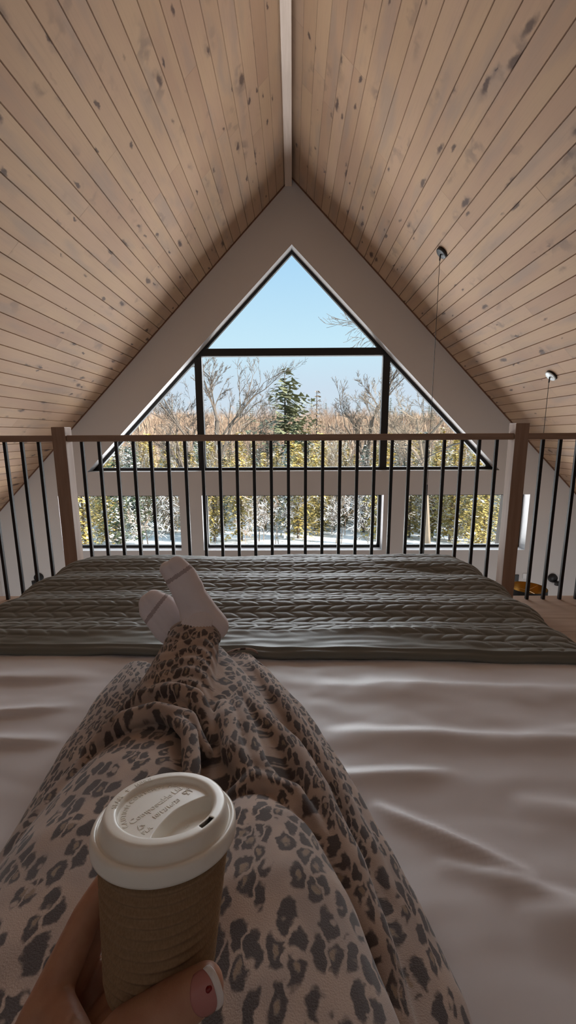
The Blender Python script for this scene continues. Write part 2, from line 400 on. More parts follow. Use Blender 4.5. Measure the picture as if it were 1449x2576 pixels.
# ------------------------------------------------------------------ bed, duvet, quilt
XL,XR,YB,YE = -1.10,.87,-.50,2.09; TOP=.50
def drape(s,t,top,R=.12,grow=0.):
    xl,xr,yf,yb = XL+R,XR-R,YE-R,YB+R
    qx=np.clip(s,xl,xr); qy=np.clip(t,yb,yf); dx=s-qx; dy=t-qy; e=np.sqrt(dx*dx+dy*dy); ee=np.maximum(e,1e-9)
    R2=R+grow; a=np.minimum(e/R2,PI/2); out=R2*np.sin(a); dz=R2*(1-np.cos(a))+np.maximum(e-R2*PI/2,0)
    return np.stack([qx+dx/ee*out, qy+dy/ee*out, top-dz],-1), e
def gnoise(x,y,sc,seed):
    f_ = lambda a,b: noise.noise(Vector((a*sc+seed,b*sc,seed*.37)))
    return np.vectorize(f_)(x,y)
def ridge(x,y,p,q,wd,h,sharp=1.):
    px,py=p; dx,dy=q[0]-px,q[1]-py; L2=dx*dx+dy*dy
    t=((x-px)*dx+(y-py)*dy)/L2; tc=np.clip(t,0,1); d=((x-px)-tc*dx)*(-dy)/math.sqrt(L2)+((y-py)-tc*dy)*dx/math.sqrt(L2)
    dd=np.sqrt((x-px-tc*dx)**2+(y-py-tc*dy)**2); fade=np.sin(np.clip(t,0,1)*PI)**.6
    wdt=np.where(d>0,wd*sharp,wd)
    return h*np.exp(-(dd/wdt)**2)*fade
def grid_obj(name,P3,mat,parent=None):
    nu,nv = P3.shape[:2]; me=bpy.data.meshes.new(name)
    idx=np.arange(nu*nv).reshape(nu,nv); f_=np.stack([idx[:-1,:-1],idx[1:,:-1],idx[1:,1:],idx[:-1,1:]],-1).reshape(-1,4)
    me.vertices.add(nu*nv); me.vertices.foreach_set('co',P3.reshape(-1))
    me.loops.add(f_.size); me.loops.foreach_set('vertex_index',f_.reshape(-1).astype(np.int32))
    me.polygons.add(len(f_)); me.polygons.foreach_set('loop_start',np.arange(0,f_.size,4,dtype=np.int32)); me.polygons.foreach_set('loop_total',np.full(len(f_),4,dtype=np.int32))
    me.update(calc_edges=True); me.validate(); me.polygons.foreach_set('use_smooth',[True]*len(me.polygons)); me.materials.append(mat)
    o=bpy.data.objects.new(name,me); C.objects.link(o)
    if parent: o.parent=parent
    return o
def grid_normals(P3):
    du=np.gradient(P3,axis=0); dv=np.gradient(P3,axis=1); n=np.cross(du,dv); return n/np.maximum(np.linalg.norm(n,axis=-1,keepdims=True),1e-9)
def lowwave(s,t): return .006*gnoise(s,t,2.2,3.)+.0045*gnoise(s*.5,t,4.5,8.)
bed = empty('bed',((XL+XR)/2,.8,0),label='low double bed under the green quilt and white duvet',cat='bed')
m = MB(); m.box(XL+.05,XR-.05,YB+.03,YE-.06,.16,.455); child(bevel(m.obj('mattress',M_duvet),.05,4),bed)
m = MB(); m.box(XL+.07,XR-.07,YB+.03,YE-.08,.10,.16); 
for x in (XL+.12,XR-.20):
    for y in (YB+.1,YE-.22): m.box(x,x+.07,y,y+.07,0,.10)
child(bevel(m.obj('bed_frame',M_post),.005),bed)
# duvet
s=np.linspace(XL-.30,XR+.30,330); t=np.linspace(YB-.10,YE+.05,340); S,Tt=np.meshgrid(s,t,indexing='ij')
P3,e=drape(S,Tt,TOP); n3=grid_normals(P3)
h=lowwave(S,Tt)+.004*gnoise(S*.8+Tt*.5,Tt*1.6,7.,21.)+.0015*gnoise(S,Tt*2,16.,5.)
for a,b,wd,hh in (((.05,.77),(1.0,.70),.035,.010),((-.02,.93),(.9,.90),.05,.008),((.13,.60),(.34,.47),.018,.009),((.20,.50),(.42,.43),.016,.006),
                  ((.28,.43),(.85,.40),.03,.014),((.30,.33),(.6,.33),.018,.010),((.36,.60),(.9,.50),.03,.008),((.22,.30),(.50,.22),.025,.012),
                  ((-.50,.84),(-1.05,.76),.018,.010),((-.46,.74),(-1.1,.70),.020,.012),((-.5,.96),(-1.0,.95),.03,.007),((-.45,.52),(-.9,.50),.03,.008),((-.46,.45),(-.62,.40),.015,.008),
                  ((.06,.66),(.30,.66),.02,.006),((.45,.75),(.85,.80),.03,.006)): h+=ridge(S,Tt,a,b,wd,hh*1.35,.5)
h-=ridge(S,Tt,(-.15,.3),(-.15,1.1),.33,.012)*(Tt>.0)
P3=P3+n3*h[...,None]*np.where(P3[...,2:3]>.3,1,.6)
o=grid_obj('duvet',P3,M_duvet); so=o.modifiers.new('s','SOLIDIFY'); so.thickness=.02; so.offset=-1; tag(o,'rumpled white satin duvet spread over the near part of the bed','duvet')
# quilt
def yedge(x): return 1.056+.02*np.tanh((-x-.2)*2.5)-.028*np.clip(x-.45,0,1)**1*1.0
s=np.linspace(XL-.42,XR+.42,520); t=np.linspace(0,1,380); S,U=np.meshgrid(s,t,indexing='ij'); Tt=yedge(S)+U*(YE+.40-yedge(S))
P3,e=drape(S,Tt,TOP+.016,grow=.016); n3=grid_normals(P3)
ph=.034; cw=.062; row=np.floor(Tt/ph); fv=Tt/ph-row; par=np.where(row%2==0,1.,-1.)
ww=(S+par*(fv-.5)*.038+np.where(row%2==0,0,0.0))/cw; ww=ww+.5*0; fu=ww-np.floor(ww)
rv=1-np.abs(2*fv-1)**2.2; ru=1-np.abs(2*fu-1)**4.0
cell=(np.clip(rv,0,1)**.40)*(np.clip(ru,0,1)**.5)*(.8+.25*fu)
dist=Tt-yedge(S)
mask=1/(1+np.exp(-(dist-(.135-.10*np.clip((S-.25)*2.5,0,1)-.06*np.clip((-S-.45)*3,0,1)))/.008))
bands=.0075*np.sin((Tt-1.10+.015*np.sin(S*3.))*2*PI/.235)*np.clip((Tt-1.1)*6,0,1)*np.where(e>.12,.2,1)
h=lowwave(S,Tt)+bands+.0068*cell*mask+.003*gnoise(S,Tt,9.,31.)+(1-mask)*.003*gnoise(S*1.5,Tt*6,8.,2.)
h+=ridge(S,Tt,(-.05,1.18),(.9,1.20),.02,.007)+.006*np.exp(-((dist-.030)/.006)**2)-.010*np.exp(-(dist/.008)**2)
h-=ridge(S,Tt,(.3,1.86),(.85,1.70),.03,.012)
P3=P3+n3*h[...,None]
o=grid_obj('quilt',P3,M_quilt); so=o.modifiers.new('s','SOLIDIFY'); so.thickness=.010; so.offset=-1; tag(o,'grey green quilt stitched in chevrons across the foot of the bed','quilt')

# ------------------------------------------------------------------ person
person = empty('person',(-.1,0,.5),label='person lying on the bed in leopard print trousers and white socks holding a paper cup',cat='person')
def pc(o): return child(o,person)
pm = MB()
pm.loft([(-.19,-.06,.60,.14,.10),(-.225,.20,.590,.125,.092),(-.238,.40,.578,.112,.086),(-.238,.53,.566,.104,.074),(-.235,.60,.556,.098,.062)])
pm.loft([(-.235,.56,.545,.095,.055),(-.240,.70,.562,.086,.052),(-.243,.82,.582,.077,.050),(-.245,.92,.598,.068,.048),(-.246,.965,.606,.064,.047)],cav=.05)
pm.loft([(.02,-.06,.60,.14,.10),(-.005,.20,.592,.112,.095),(-.032,.34,.586,.100,.088),(-.050,.43,.572,.085,.074),(-.056,.465,.562,.070,.060)])
pm.loft([(-.05,.40,.545,.10,.05),(-.08,.60,.548,.095,.050),(-.13,.76,.545,.080,.046),(-.19,.90,.540,.070,.040),(-.23,.99,.538,.055,.036)])
pm.loft([(.09,.10,.52,.10,.04),(.098,.33,.520,.080,.035),(.068,.47,.518,.075,.034),(.020,.62,.518,.078,.032),(-.045,.78,.518,.075,.028),(-.115,.93,.515,.065,.024),(-.155,1.02,.512,.050,.020)])
pm.loft([(-.30,.05,.53,.10,.04),(-.340,.30,.515,.085,.026),(-.352,.50,.513,.068,.024),(-.374,.70,.513,.066,.022),(-.392,.86,.512,.054,.019),(-.405,1.0,.508,.034,.013)])
pm.loft([(-.085,-.16,.60,.20,.11),(-.085,-.02,.59,.22,.10),(-.085,.06,.57,.20,.08)])
def rid(pts,r):
    pm.chain([(V(*p),r*(.55+.45*math.sin(PI*(i+.5)/len(pts)))) for i,p in enumerate(pts)])
rid([(-.115,.80,.574),(-.06,.70,.583),(-.005,.62,.585),(.035,.53,.582),(.070,.43,.572),(.095,.33,.560),(.11,.22,.55)],.021)
rid([(-.125,1.01,.520),(-.08,.92,.532),(-.035,.82,.540),(.020,.70,.545),(.065,.59,.545),(.100,.48,.540),(.125,.38,.532),(.145,.28,.53)],.019)
rid([(-.09,.99,.505),(-.02,.86,.510),(.04,.73,.512),(.08,.61,.512),(.112,.51,.512),(.137,.42,.512),(.155,.34,.51)],.014)
rid([(-.055,.52,.60),(-.095,.58,.607),(-.118,.66,.604),(-.135,.72,.590)],.020)
rid([(.0,.485,.595),(-.055,.56,.603),(-.085,.66,.600),(-.115,.74,.588)],.016)
rid([(-.10,.49,.60),(-.06,.53,.607),(.00,.51,.600),(.045,.45,.58),(.08,.36,.565)],.013)
rid([(-.325,.69,.585),(-.29,.715,.612),(-.235,.725,.622),(-.185,.71,.612),(-.155,.67,.60),(-.13,.62,.592)],.016)
rid([(-.335,.60,.59),(-.30,.635,.618),(-.24,.65,.630),(-.18,.635,.622),(-.14,.59,.60)],.017)
rid([(-.20,.63,.628),(-.165,.59,.632),(-.145,.52,.630),(-.140,.45,.625)],.014)
rid([(-.33,.62,.58),(-.345,.50,.585),(-.345,.40,.590),(-.34,.28,.60)],.018)
rid([(-.31,.90,.595),(-.315,.80,.58),(-.325,.70,.565)],.012)
pants = remeshed(pm,'pajama_pants',.0036,4,M_leo)
a = coords(pants.data); nrm=np.empty(len(a)*3); pants.data.vertices.foreach_get('normal',nrm); nrm=nrm.reshape(-1,3)
dsp=np.array([.0030*noise.noise(Vector((x*16,y*5,z*10)))+.0022*noise.noise(Vector((x*9-y*14,y*12+x*9,z*14+5))) for x,y,z in a])
sh=np.clip((a[:,1]-.62)/.1,0,1)*np.clip((.955-a[:,1])/.05,0,1)*(a[:,0]<-.14)*(a[:,0]>-.33)
dsp+=sh*.0020*np.sin((a[:,1]*1.0+.25*a[:,0]+.02*np.sin(a[:,0]*40))*2*PI/.034)*np.clip((a[:,2]-.58)*25,0,1)
sn=nrm.copy(); ed=np.empty(len(pants.data.edges)*2,dtype=np.int32); pants.data.edges.foreach_get('vertices',ed); ed=ed.reshape(-1,2); dg_=1+np.bincount(ed.ravel(),minlength=len(a))
for _ in range(110):
    q_=sn.copy()
    for k_ in range(3): q_[:,k_]+=np.bincount(ed[:,0],sn[ed[:,1],k_],len(a))+np.bincount(ed[:,1],sn[ed[:,0],k_],len(a))
    sn=q_/dg_[:,None]
hh=np.clip(.68-a[:,2],0,.2)
pat=np.stack([a[:,0]+sn[:,0]*hh*.50+(a[:,2]-.6)*.25, a[:,1]+(a[:,2]-.6)*.35, np.zeros(len(a))],-1)
pa=pants.data.attributes.new('pat','FLOAT_VECTOR','POINT'); pa.data.foreach_set('vector',pat.reshape(-1))
a=a+nrm*dsp[:,None]; pants.data.vertices.foreach_set('co',a.reshape(-1)); pants.data.update(); pc(pants)
pants['label']='loose leopard print trousers'
def hemring(c,ax,rx,rz,r,name='hem',a0=0,a1=2*PI):
    m=MB(); pts=[]; d=V(*ax).normalized(); u_=d.cross(V(0,0,1)).normalized(); w_=u_.cross(d); k=40
    for i in range(k+1):
        t_=a0+(a1-a0)*i/k; pts.append(V(*c)+u_*rx*math.cos(t_)+w_*rz*math.sin(t_))
    m.tube(pts,r,8); o=m.obj(name,M_leo,None,True); pa=o.data.attributes.new('pat','FLOAT_VECTOR','POINT'); pa.data.foreach_set('vector',[q_ for v_ in m.v for q_ in v_]); o.parent=pants; o.matrix_parent_inverse=person.matrix_world.inverted() if False else Matrix(); return o
hr=hemring((-.246,.968,.606),(-.0,1,.13),.0635,.0465,.0034)
hr2=hemring((-.150,1.035,.505),(-.45,1,0),.058,.030,.0032,a0=0,a1=PI)
hr3=hemring((-.085,.975,.500),(.9,1,0),.026,.028,.0030,a0=0,a1=PI)
for o in (hr,hr2,hr3): o.matrix_parent_inverse=Matrix.Translation(-person.location) if False else Matrix.Identity(4)
# socks
def sock(name,chains,band,label):
    m=MB()
    for c_ in chains: m.chain([(V(*p[:3]),p[3]) for p in c_])
    o=remeshed(m,name,.003,10,M_sock); o.data.materials.append(M_band)
    # the woven band round the toes
    (bx,by,bz),(ax,ay,az)=band; d=V(ax,ay,az).normalized()
    me=o.data; cen=np.array([p.center[:] for p in me.polygons]); k=(cen-np.array([bx,by,bz]))@np.array(d)
    k=k+.10*0; mi=((k>-.005)&(k<.005)).astype(np.int32); me.polygons.foreach_set('material_index',mi); return pc(o)
LF=[[(-.246,.93,.600,.036),(-.243,.975,.618,.038),(-.226,.995,.640,.038),(-.198,.995,.622,.035)],
    [(-.243,.975,.618,.038),(-.250,1.0,.672,.039),(-.272,1.005,.716,.036),(-.296,1.01,.745,.028),(-.316,1.012,.768,.021)],
    [(-.250,1.0,.672,.039),(-.262,1.005,.720,.036),(-.272,1.01,.752,.029),(-.292,1.012,.778,.024)],
    [(-.198,.995,.622,.035),(-.226,1.0,.655,.036),(-.250,1.0,.690,.038)]]
sock('sock',LF,((-.287,1.01,.757),(-.55,.05,.83)),'x')
RF=[[(-.235,.97,.545,.034),(-.285,1.02,.578,.038),(-.325,1.035,.612,.042),(-.352,1.04,.640,.037),(-.378,1.04,.664,.029)],
    [(-.285,1.02,.578,.038),(-.315,1.035,.622,.040),(-.342,1.04,.655,.034),(-.366,1.04,.676,.026)],[(-.285,1.02,.565,.036),(-.335,1.03,.600,.036),(-.378,1.04,.645,.029)]]
sock('sock',RF,((-.357,1.04,.655),(-.80,.05,.60)),'x')
m=MB()  # ribbed cuff
n_=108; ca=V(-.2455,.950,.603); cb=V(-.2340,.996,.650); cdv=(cb-ca).normalized(); cu_=V(1,0,0)-cdv*cdv.x; cu_.normalize(); cw_=cdv.cross(cu_)
for j in range(13):
    for i in range(n_):
        t_=2*PI*i/n_; rr=.0425+.0011*math.cos(t_*36)-.004*max(0,(j-10)/2)
        m.v.append(tuple(ca+(cb-ca)*(j/12)+cu_*rr*1.04*math.cos(t_)+cw_*rr*math.sin(t_)))
m.f=[(j*n_+i,j*n_+(i+1)%n_,(j+1)*n_+(i+1)%n_,(j+1)*n_+i) for j in range(12) for i in range(n_)]; m.m=[0]*len(m.f)
pc(m.obj('sock_cuff',M_sock,None,True))
# body: hand and arm in fine mesh, the rest coarser, one object
def cam3(px,py,zc): return V(0,0,EYE)+f*zc+r2*((px-724.5)/1052*zc)+u2*(-(py-1288)/1052*zc)
TH=[(V(-.137,.166,.715),.0175),(V(-.1130,.1650,.7520),.0165),(V(-.0915,.1705,.7765),.0150),(V(-.0695,.1765,.7880),.0131),(V(-.0500,.1822,.7958),.0108)]
hm=MB(); hm.chain(TH)
hm.chain([(V(-.158,.200,.742),.0135),(V(-.1475,.240,.764),.0105),(V(-.139,.256,.772),.0098),(V(-.112,.266,.785),.0088),(V(-.088,.266,.789),.0078)])
hm.chain([(V(-.160,.196,.722),.0125),(V(-.146,.243,.742),.0100),(V(-.114,.262,.759),.0088),(V(-.084,.263,.764),.0080)])
hm.chain([(V(-.158,.187,.704),.0120),(V(-.140,.228,.720),.0098),(V(-.112,.240,.738),.0086),(V(-.085,.232,.744),.0078)])
hm.chain([(V(-.152,.176,.690),.0110),(V(-.130,.208,.700),.0086),(V(-.108,.220,.718),.0076),(V(-.092,.214,.728),.0068)])
WR=V(-.185,.130,.672)
for p_,r_ in ((V(-.158,.200,.742),.0140),(V(-.160,.196,.722),.0140),(V(-.158,.187,.704),.0135),(V(-.152,.176,.690),.0125)): hm.capsule(WR,.020,p_,r_)
hm.chain([(V(-.150,.165,.700),.016),(V(-.122,.178,.722),.0165),(V(-.112,.200,.728),.0145)]); hm.chain([(V(-.140,.185,.712),.015),(V(-.118,.215,.724),.013)])
hm.capsule(WR+V(.01,.0,.008),.020,V(-.137,.166,.715),.0185)
hm.capsule(V(-.137,.166,.715),.0180,V(-.156,.192,.728),.0140); hm.capsule(V(-.122,.168,.738),.0150,V(-.157,.196,.738),.0125); hm.capsule(V(-.112,.168,.750),.0115,V(-.155,.205,.746),.0115)
hm.capsule(V(-.137,.166,.715),.0150,V(-.150,.180,.700),.0150)
hm.chain([(WR,.0235),(V(-.215,.08,.655),.028),(V(-.26,0,.655),.033),(V(-.31,-.09,.66),.036)])
hand=remeshed(hm,'body',.0018,6,M_skin)
bm_=MB(); bm_.chain([(V(-.31,-.09,.66),.036),(V(-.30,-.18,.80),.043),(V(-.27,-.26,.95),.050)])
bm_.chain([(V(.12,-.02,.76),.034),(V(.14,-.12,.80),.038),(V(.10,-.26,.95),.050)])
bm_.loft([(-.085,-.06,.60,.15,.09),(-.085,-.14,.72,.13,.085),(-.085,-.22,.84,.145,.09),(-.085,-.28,.95,.16,.085),(-.085,-.32,1.00,.08,.06)])
bm_.chain([(V(-.085,-.32,1.0),.05),(V(-.085,-.34,1.09),.05)])
bm_.chain([(V(-.085,-.35,1.17),.078),(V(-.085,-.37,1.22),.085)]); bm_.chain([(V(-.085,-.285,1.12),.04),(V(-.085,-.30,1.16),.06)]); bm_.capsule(V(-.085,-.27,1.17),.012,V(-.085,-.285,1.20),.009)
for pts in ([(-.19,-.04,.57,.065),(-.235,.45,.560,.048),(-.238,.52,.555,.042),(-.242,.70,.562,.036),(-.244,.85,.580,.034),(-.245,.93,.600,.030),(-.235,.99,.63,.028)],[(.02,-.04,.57,.065),(-.045,.36,.560,.045),(-.065,.45,.548,.038),(-.13,.72,.545,.030),(-.21,.93,.54,.025),(-.27,1.0,.56,.026)]):
    bm_.chain([(V(*p[:3]),p[3]) for p in pts])
rest=remeshed(bm_,'body_rest',.008,4,M_skin)
b=bmesh.new(); b.from_mesh(hand.data); b.from_mesh(rest.data); b.to_mesh(hand.data); b.free(); bpy.data.objects.remove(rest,do_unlink=True)
hand.data.polygons.foreach_set('use_smooth',[True]*len(hand.data.polygons)); pc(hand)
# thumbnail
A_=(TH[4][0]-TH[3][0]).normalized(); c0=TH[4][0]; tc=(V(0,0,EYE)-c0).normalized(); nn=(tc-A_*tc.dot(A_)).normalized(); bb=A_.cross(nn)
nn=(nn*math.cos(.30)-bb*math.sin(.30)).normalized() if (bb.z>0) else (nn*math.cos(.30)+bb*math.sin(.30)).normalized(); bb=A_.cross(nn)
def nail(s0,s1,mat,name,lift,parent):
    vs=[]; ns,nf=10,14
    for i in range(ns+1):
        q=i/ns; s_=s0+(s1-s0)*q
        for j in range(nf+1):
            ph_=(j/nf-.5)*2*math.radians(56); k=1-abs(j/nf-.5)**2*.9
            ss_=s_ - (.0045*(abs(j/nf-.5)*2)**2.2 if s1>.012 and True else 0)*(q if s1>.012 else 0) + (.0035*(abs(j/nf-.5)*2)**2 *(1-q) if s0<0 else 0)
            if s0>=.0: ss_=s_-.0045*(abs(j/nf-.5)*2)**2.2
            elif s1<.012: ss_=s_-.0045*(abs(j/nf-.5)*2)**2.2*q+.0035*(abs(j/nf-.5)*2)**2*(1-q)
            rr=.0107+lift+ (0.0004*math.sin(q*PI))
            vs.append(c0+A_*ss_+(nn*math.cos(ph_)+bb*math.sin(ph_))*rr*(1 if s_<.006 else 1-.022*(s_-.006)/.006*5*0))
    fs=[(i*(nf+1)+j,i*(nf+1)+j+1,(i+1)*(nf+1)+j+1,(i+1)*(nf+1)+j) for i in range(ns) for j in range(nf)]
    o=mesh_obj(name,vs,fs,mat,None,True); sd=o.modifiers.new('s','SOLIDIFY'); sd.thickness=.0009; sd.offset=0; return o
nl=nail(-.0055,.0085,plain('pink_nail',(.50,.21,.19),.18),'fingernail',.0,None); pc(nl)
nt=nail(.0082,.0118,plain('white_nail_tip',(.82,.76,.74),.16),'nail_tip',.0001,None)
nt.parent=nl; nt.matrix_parent_inverse=Matrix.Identity(4)
m=MB(); cc=c0+A_*.0050+(nn*math.cos(-.15)+bb*math.sin(-.15))*.0115; m.capsule(cc,.0015,cc+A_*.0009,.0012,10,3)
g=m.obj('nail_gem',plain('red_nail_gem',(.22,.005,.01),.15),None,True); g.parent=nl; g.matrix_parent_inverse=Matrix.Identity(4)
# sweater and hair (behind the phone)
sm=MB(); sm.chain([(V(-.315,-.10,.665),.046),(V(-.30,-.18,.80),.054),(V(-.27,-.26,.95),.062)]); sm.chain([(V(.125,-.03,.765),.044),(V(.14,-.12,.80),.050),(V(.10,-.26,.95),.062)])
sm.loft([(-.085,-.08,.62,.165,.11),(-.085,-.14,.72,.15,.10),(-.085,-.22,.84,.165,.105),(-.085,-.28,.95,.18,.10),(-.085,-.31,.98,.10,.07)])
pc(remeshed(sm,'sweater',.008,4,mat_cloth('grey_knit',(.35,.33,.32),.95)))
sm=MB(); sm.chain([(V(-.085,-.39,1.22),.092),(V(-.085,-.42,1.12),.075),(V(-.085,-.43,1.0),.055)]); pc(remeshed(sm,'hair',.006,4,mat_cloth('brown_hair',(.09,.05,.03),.6)))

# ------------------------------------------------------------------ paper cup
nz=V(.0226,.248,1).normalized(); B0=V(-.0843,.2325,.8429)
ru_=(r2-nz*r2.dot(nz)).normalized(); rv_=nz.cross(ru_); ux=ru_*math.cos(-.524)+rv_*math.sin(-.524); uy=nz.cross(ux)
CM=Matrix(((ux.x,uy.x,nz.x,B0.x),(ux.y,uy.y,nz.y,B0.y),(ux.z,uy.z,nz.z,B0.z),(0,0,0,1)))
cup=empty('paper_cup'); cup.matrix_world=CM; tag(cup,'paper coffee cup with ribbed brown sleeve and off-white lid held in the hand','cup')
n=N('kraft_paper'); c=n.coord(); fz=n.noise(n.mapping(c,(1,1,.4)),900.,3)
M_kraft=n.bsdf(n.mix(n.ss(fz,.3,.7),(.33,.21,.12,1),(.265,.165,.09,1)),.85,fz,.2,.0006)
m=MB(); prof=[(.0335-.010,-.0835),(.0330,-.0840)]
k=180
for i in range(k+1):
    q=i/k; z=-.0832+.0832*q+.003*q; rr=.0334+(.0412-.0334)*q; rip=.00095*math.cos(2*PI*q*13.5)*min(1,(1-q)*16,q*30); rip=abs(rip)*2-.0005 if False else rip
    prof.append((rr+rip,z))
m.lathe([(.0005,-.0815),(.0300,-.0815),(.0315,-.0840)]+prof[1:],72); m.obj('cup_sleeve',M_kraft,cup,True)
# lid: outer shell and top as one polar surface
nr=[];
def lid_h(x,y):
    d=math.hypot(x-.053,y); q=min(1,max(0,(.048-d)/.0050)); q=q*q*(3-2*q); return .0142-.0080*q
prof=[(.0447,-.0003),(.0456,0),(.0459,.0015),(.0457,.0074),(.0452,.0088),(.0443,.0095),(.0433,.0097),(.0425,.0092),(.0419,.0086),(.0413,.0086),(.0409,.0095),(.0400,.0130),(.0391,.0160),(.0384,.0172),(.0375,.0178),(.0368,.0179),(.0360,.0180),(.0352,.0180),(.0345,.0180),(.0336,.0180),(.0328,.0180),(.0320,.0179),(.0313,.0176),(.0308,.0168),(.0304,.0155)]
NS=240; vs=[]; fs=[]
for rr,hh in prof:
    for i in range(NS):
        t_=2*PI*i/NS; vs.append((rr*math.cos(t_),rr*math.sin(t_),hh))
rin=[.0300,.0297,.029,.028,.027,.026,.025,.024,.023,.022,.021,.020,.019,.018,.017,.016,.015,.014,.013,.012,.011,.010,.009,.008,.007,.006,.005,.004,.003,.002,.001]
for rr in rin:
    for i in range(NS):
        t_=2*PI*i/NS; x,y=rr*math.cos(t_),rr*math.sin(t_); h_=lid_h(x,y); vs.append((x,y,h_))
nr=len(prof)+len(rin)
for j in range(nr-1):
    for i in range(NS):
        a_=(i+.5 if i<NS/2 else i+.5-NS)*360/NS
        rm=(math.hypot(*vs[j*NS][:2])+math.hypot(*vs[(j+1)*NS][:2]))/2
        if abs(a_)<9.5 and .0330<rm<.0362: continue
        fs.append((j*NS+i,j*NS+(i+1)%NS,(j+1)*NS+(i+1)%NS,(j+1)*NS+i))
fs.append(tuple((nr-1)*NS+i for i in range(NS)))
lid=mesh_obj('lid',vs,fs,M_lid,cup,True); sd=lid.modifiers.new('s','SOLIDIFY'); sd.thickness=.0005; sd.offset=-1
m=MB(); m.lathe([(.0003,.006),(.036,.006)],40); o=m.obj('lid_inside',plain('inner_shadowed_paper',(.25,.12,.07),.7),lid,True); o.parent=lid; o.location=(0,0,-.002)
def glyphs(txt,size):
    cu=bpy.data.curves.new('g','FONT'); cu.body=txt; cu.size=size; cu.extrude=.00022; cu.offset=.00004; cu.resolution_u=3
    ob=bpy.data.objects.new('g',cu); C.objects.link(ob); dg=bpy.context.evaluated_depsgraph_get(); dg.update()
    me=bpy.data.meshes.new_from_object(ob.evaluated_get(dg)); v=[tuple(x.co) for x in me.vertices]; f_=[tuple(p.vertices) for p in me.polygons]
    w_=max((x[0] for x in v),default=size*.3); bpy.data.objects.remove(ob,do_unlink=True); bpy.data.meshes.remove(me); return v,f_,w_
def straight(txt,size,cx,cy,z,name='embossed_text'):
    v,f_,w_=glyphs(txt,size); m=MB(); sx=1.0
    # text right = +local Y, text up = -local X (away from the sip hole)
    m.add([(cx-y_, cy+(x_-w_/2)*sx, z+z_) for x_,y_,z_ in v],f_); return m.obj(name,M_lid,lid)
def curved(txt,size,R_,a_mid,z,name='embossed_text',gap=.0006):
    gl=[]; tot=0
    for ch in txt:
        if ch==' ': gl.append(None); tot+=size*.35; continue
        g_=glyphs(ch,size); gl.append(g_); tot+=g_[2]+gap
    m=MB(); pos=-tot/2
    for g_ in gl:
        if g_ is None: pos+=size*.35; continue
        v,f_,w_=g_; ac=a_mid-(pos+w_/2)/R_
        er=V(math.cos(ac),math.sin(ac),0); et=V(math.sin(ac),-math.cos(ac),0)
        m.add([er*(R_+y_)+et*(x_-w_/2)+V(0,0,z+z_) for x_,y_,z_ in v],f_); pos+=w_+gap
    return m.obj(name,M_lid,lid)
curved('SEAM',.0044,.0317,PI+.51,.0181); curved('HERE',.0044,.0317,PI-.26,.0181)
m=MB(); 
a_=PI+.13; er=V(math.cos(a_),math.sin(a_),0); et=V(math.sin(a_),-math.cos(a_),0)
m.add([er*R_+et*t_+V(0,0,z_) for z_ in (.0180,.0184) for R_,t_ in ((.0322,-.0004),(.0322,.0004),(.0342,.0004),(.0342,.0014),(.0357,0),(.0342,-.0014),(.0342,-.0004))],
      [tuple(range(7,14))]+[(i,(i+1)%7,(i+1)%7+7,i+7) for i in range(7)]); m.obj('embossed_arrow',M_lid,lid)
curved('CAUTION CONTENTS HOT',.0043,.0252,PI+.03,.0143,gap=.00062)
straight('Compostable Lid',.0064,-.0073,.0003,.0143); straight('10/12/16/20',.0048,.0008,.0006,.0143); straight('PLA',.0042,.0062,-.0205,.0143)
straight('X6',.0032,.0155,.0040,.0064)
# recycling triangle and the glass-and-fork mark
m=MB()
for k in range(3):
    a0=PI/2+k*2*PI/3; a1=a0+2*PI/3; c_=V(-.0008,-.0205,.01435)
    p0=c_+V(-math.sin(a0),math.cos(a0),0)*.0030; p1=c_+V(-math.sin(a1),math.cos(a1),0)*.0030; q0=p0.lerp(p1,.10); q1=p0.lerp(p1,.62); q2=p0.lerp(p1,.85); d_=(p1-p0).normalized(); nrm_=V(-d_.y,d_.x,0)
    m.tube([q0,q1],.00035,6); m.add([q1+nrm_*.0010,q1-nrm_*.0010,q2],[(0,1,2)])
m.obj('embossed_recycling_mark',M_lid,lid)
m=MB(); 
def L2(pts): m.tube([V(-.0020-y_,.0205+x_,.01435) for x_,y_ in pts],.0003,6)
L2([(-.0022,.0020),(-.0018,-.0004),(-.0006,-.0010),(-.0006,-.0030)]); L2([(-.0022,.0020),(.0008,.0020),(.0006,-.0004),(-.0006,-.0010)]); L2([(-.0016,-.0030),(.0004,-.0030)])
L2([(.0030,.0022),(.0030,-.0030)]); L2([(.0019,.0022),(.0020,.0004),(.0030,-.0002),(.0040,.0004),(.0041,.0022)])
m.obj('embossed_food_safe_mark',M_lid,lid)

# ------------------------------------------------------------------ outside
def gz(x,y):
    d=math.hypot(x,y)
    z=-2.9-.125*max(0,d-6) if d<62 else -9.9
    if d>88: q=min(1,(d-88)/110); z+= (q*q*(3-2*q))*12.3
    return z+.35*noise.noise(Vector((x*.08,y*.08,1.)))+ (1.6*noise.noise(Vector((x*.012,y*.012,5.))) if d>95 else 0) + (max(0,-x)*.012 if d>120 else 0)
nx_,ny_=120,110; P3=np.zeros((nx_,ny_,3))
for i in range(nx_):
    for j in range(ny_):
        d=6.6+(j/(ny_-1))**1.7*260; an=(i/(nx_-1)-.5)*2*1.15; x=d*math.sin(an)*1.0; y=d*math.cos(an)
        if y<6.6: x=x*1.0; y=6.6+ (y-6.6)*.02
        P3[i,j]=(x,y,gz(x,y))
n=N('snowy_ground'); c=n.coord(); q=n.ss(n.noise(c,.35,6,.7),.50,.60); q2=n.ss(n.noise(c,2.2,4,.7),.56,.66)
far=n.n('ShaderNodeSeparateXYZ'); n.l(c,far.inputs[0]); fq=n.ss(far.outputs[1],80.,100.)
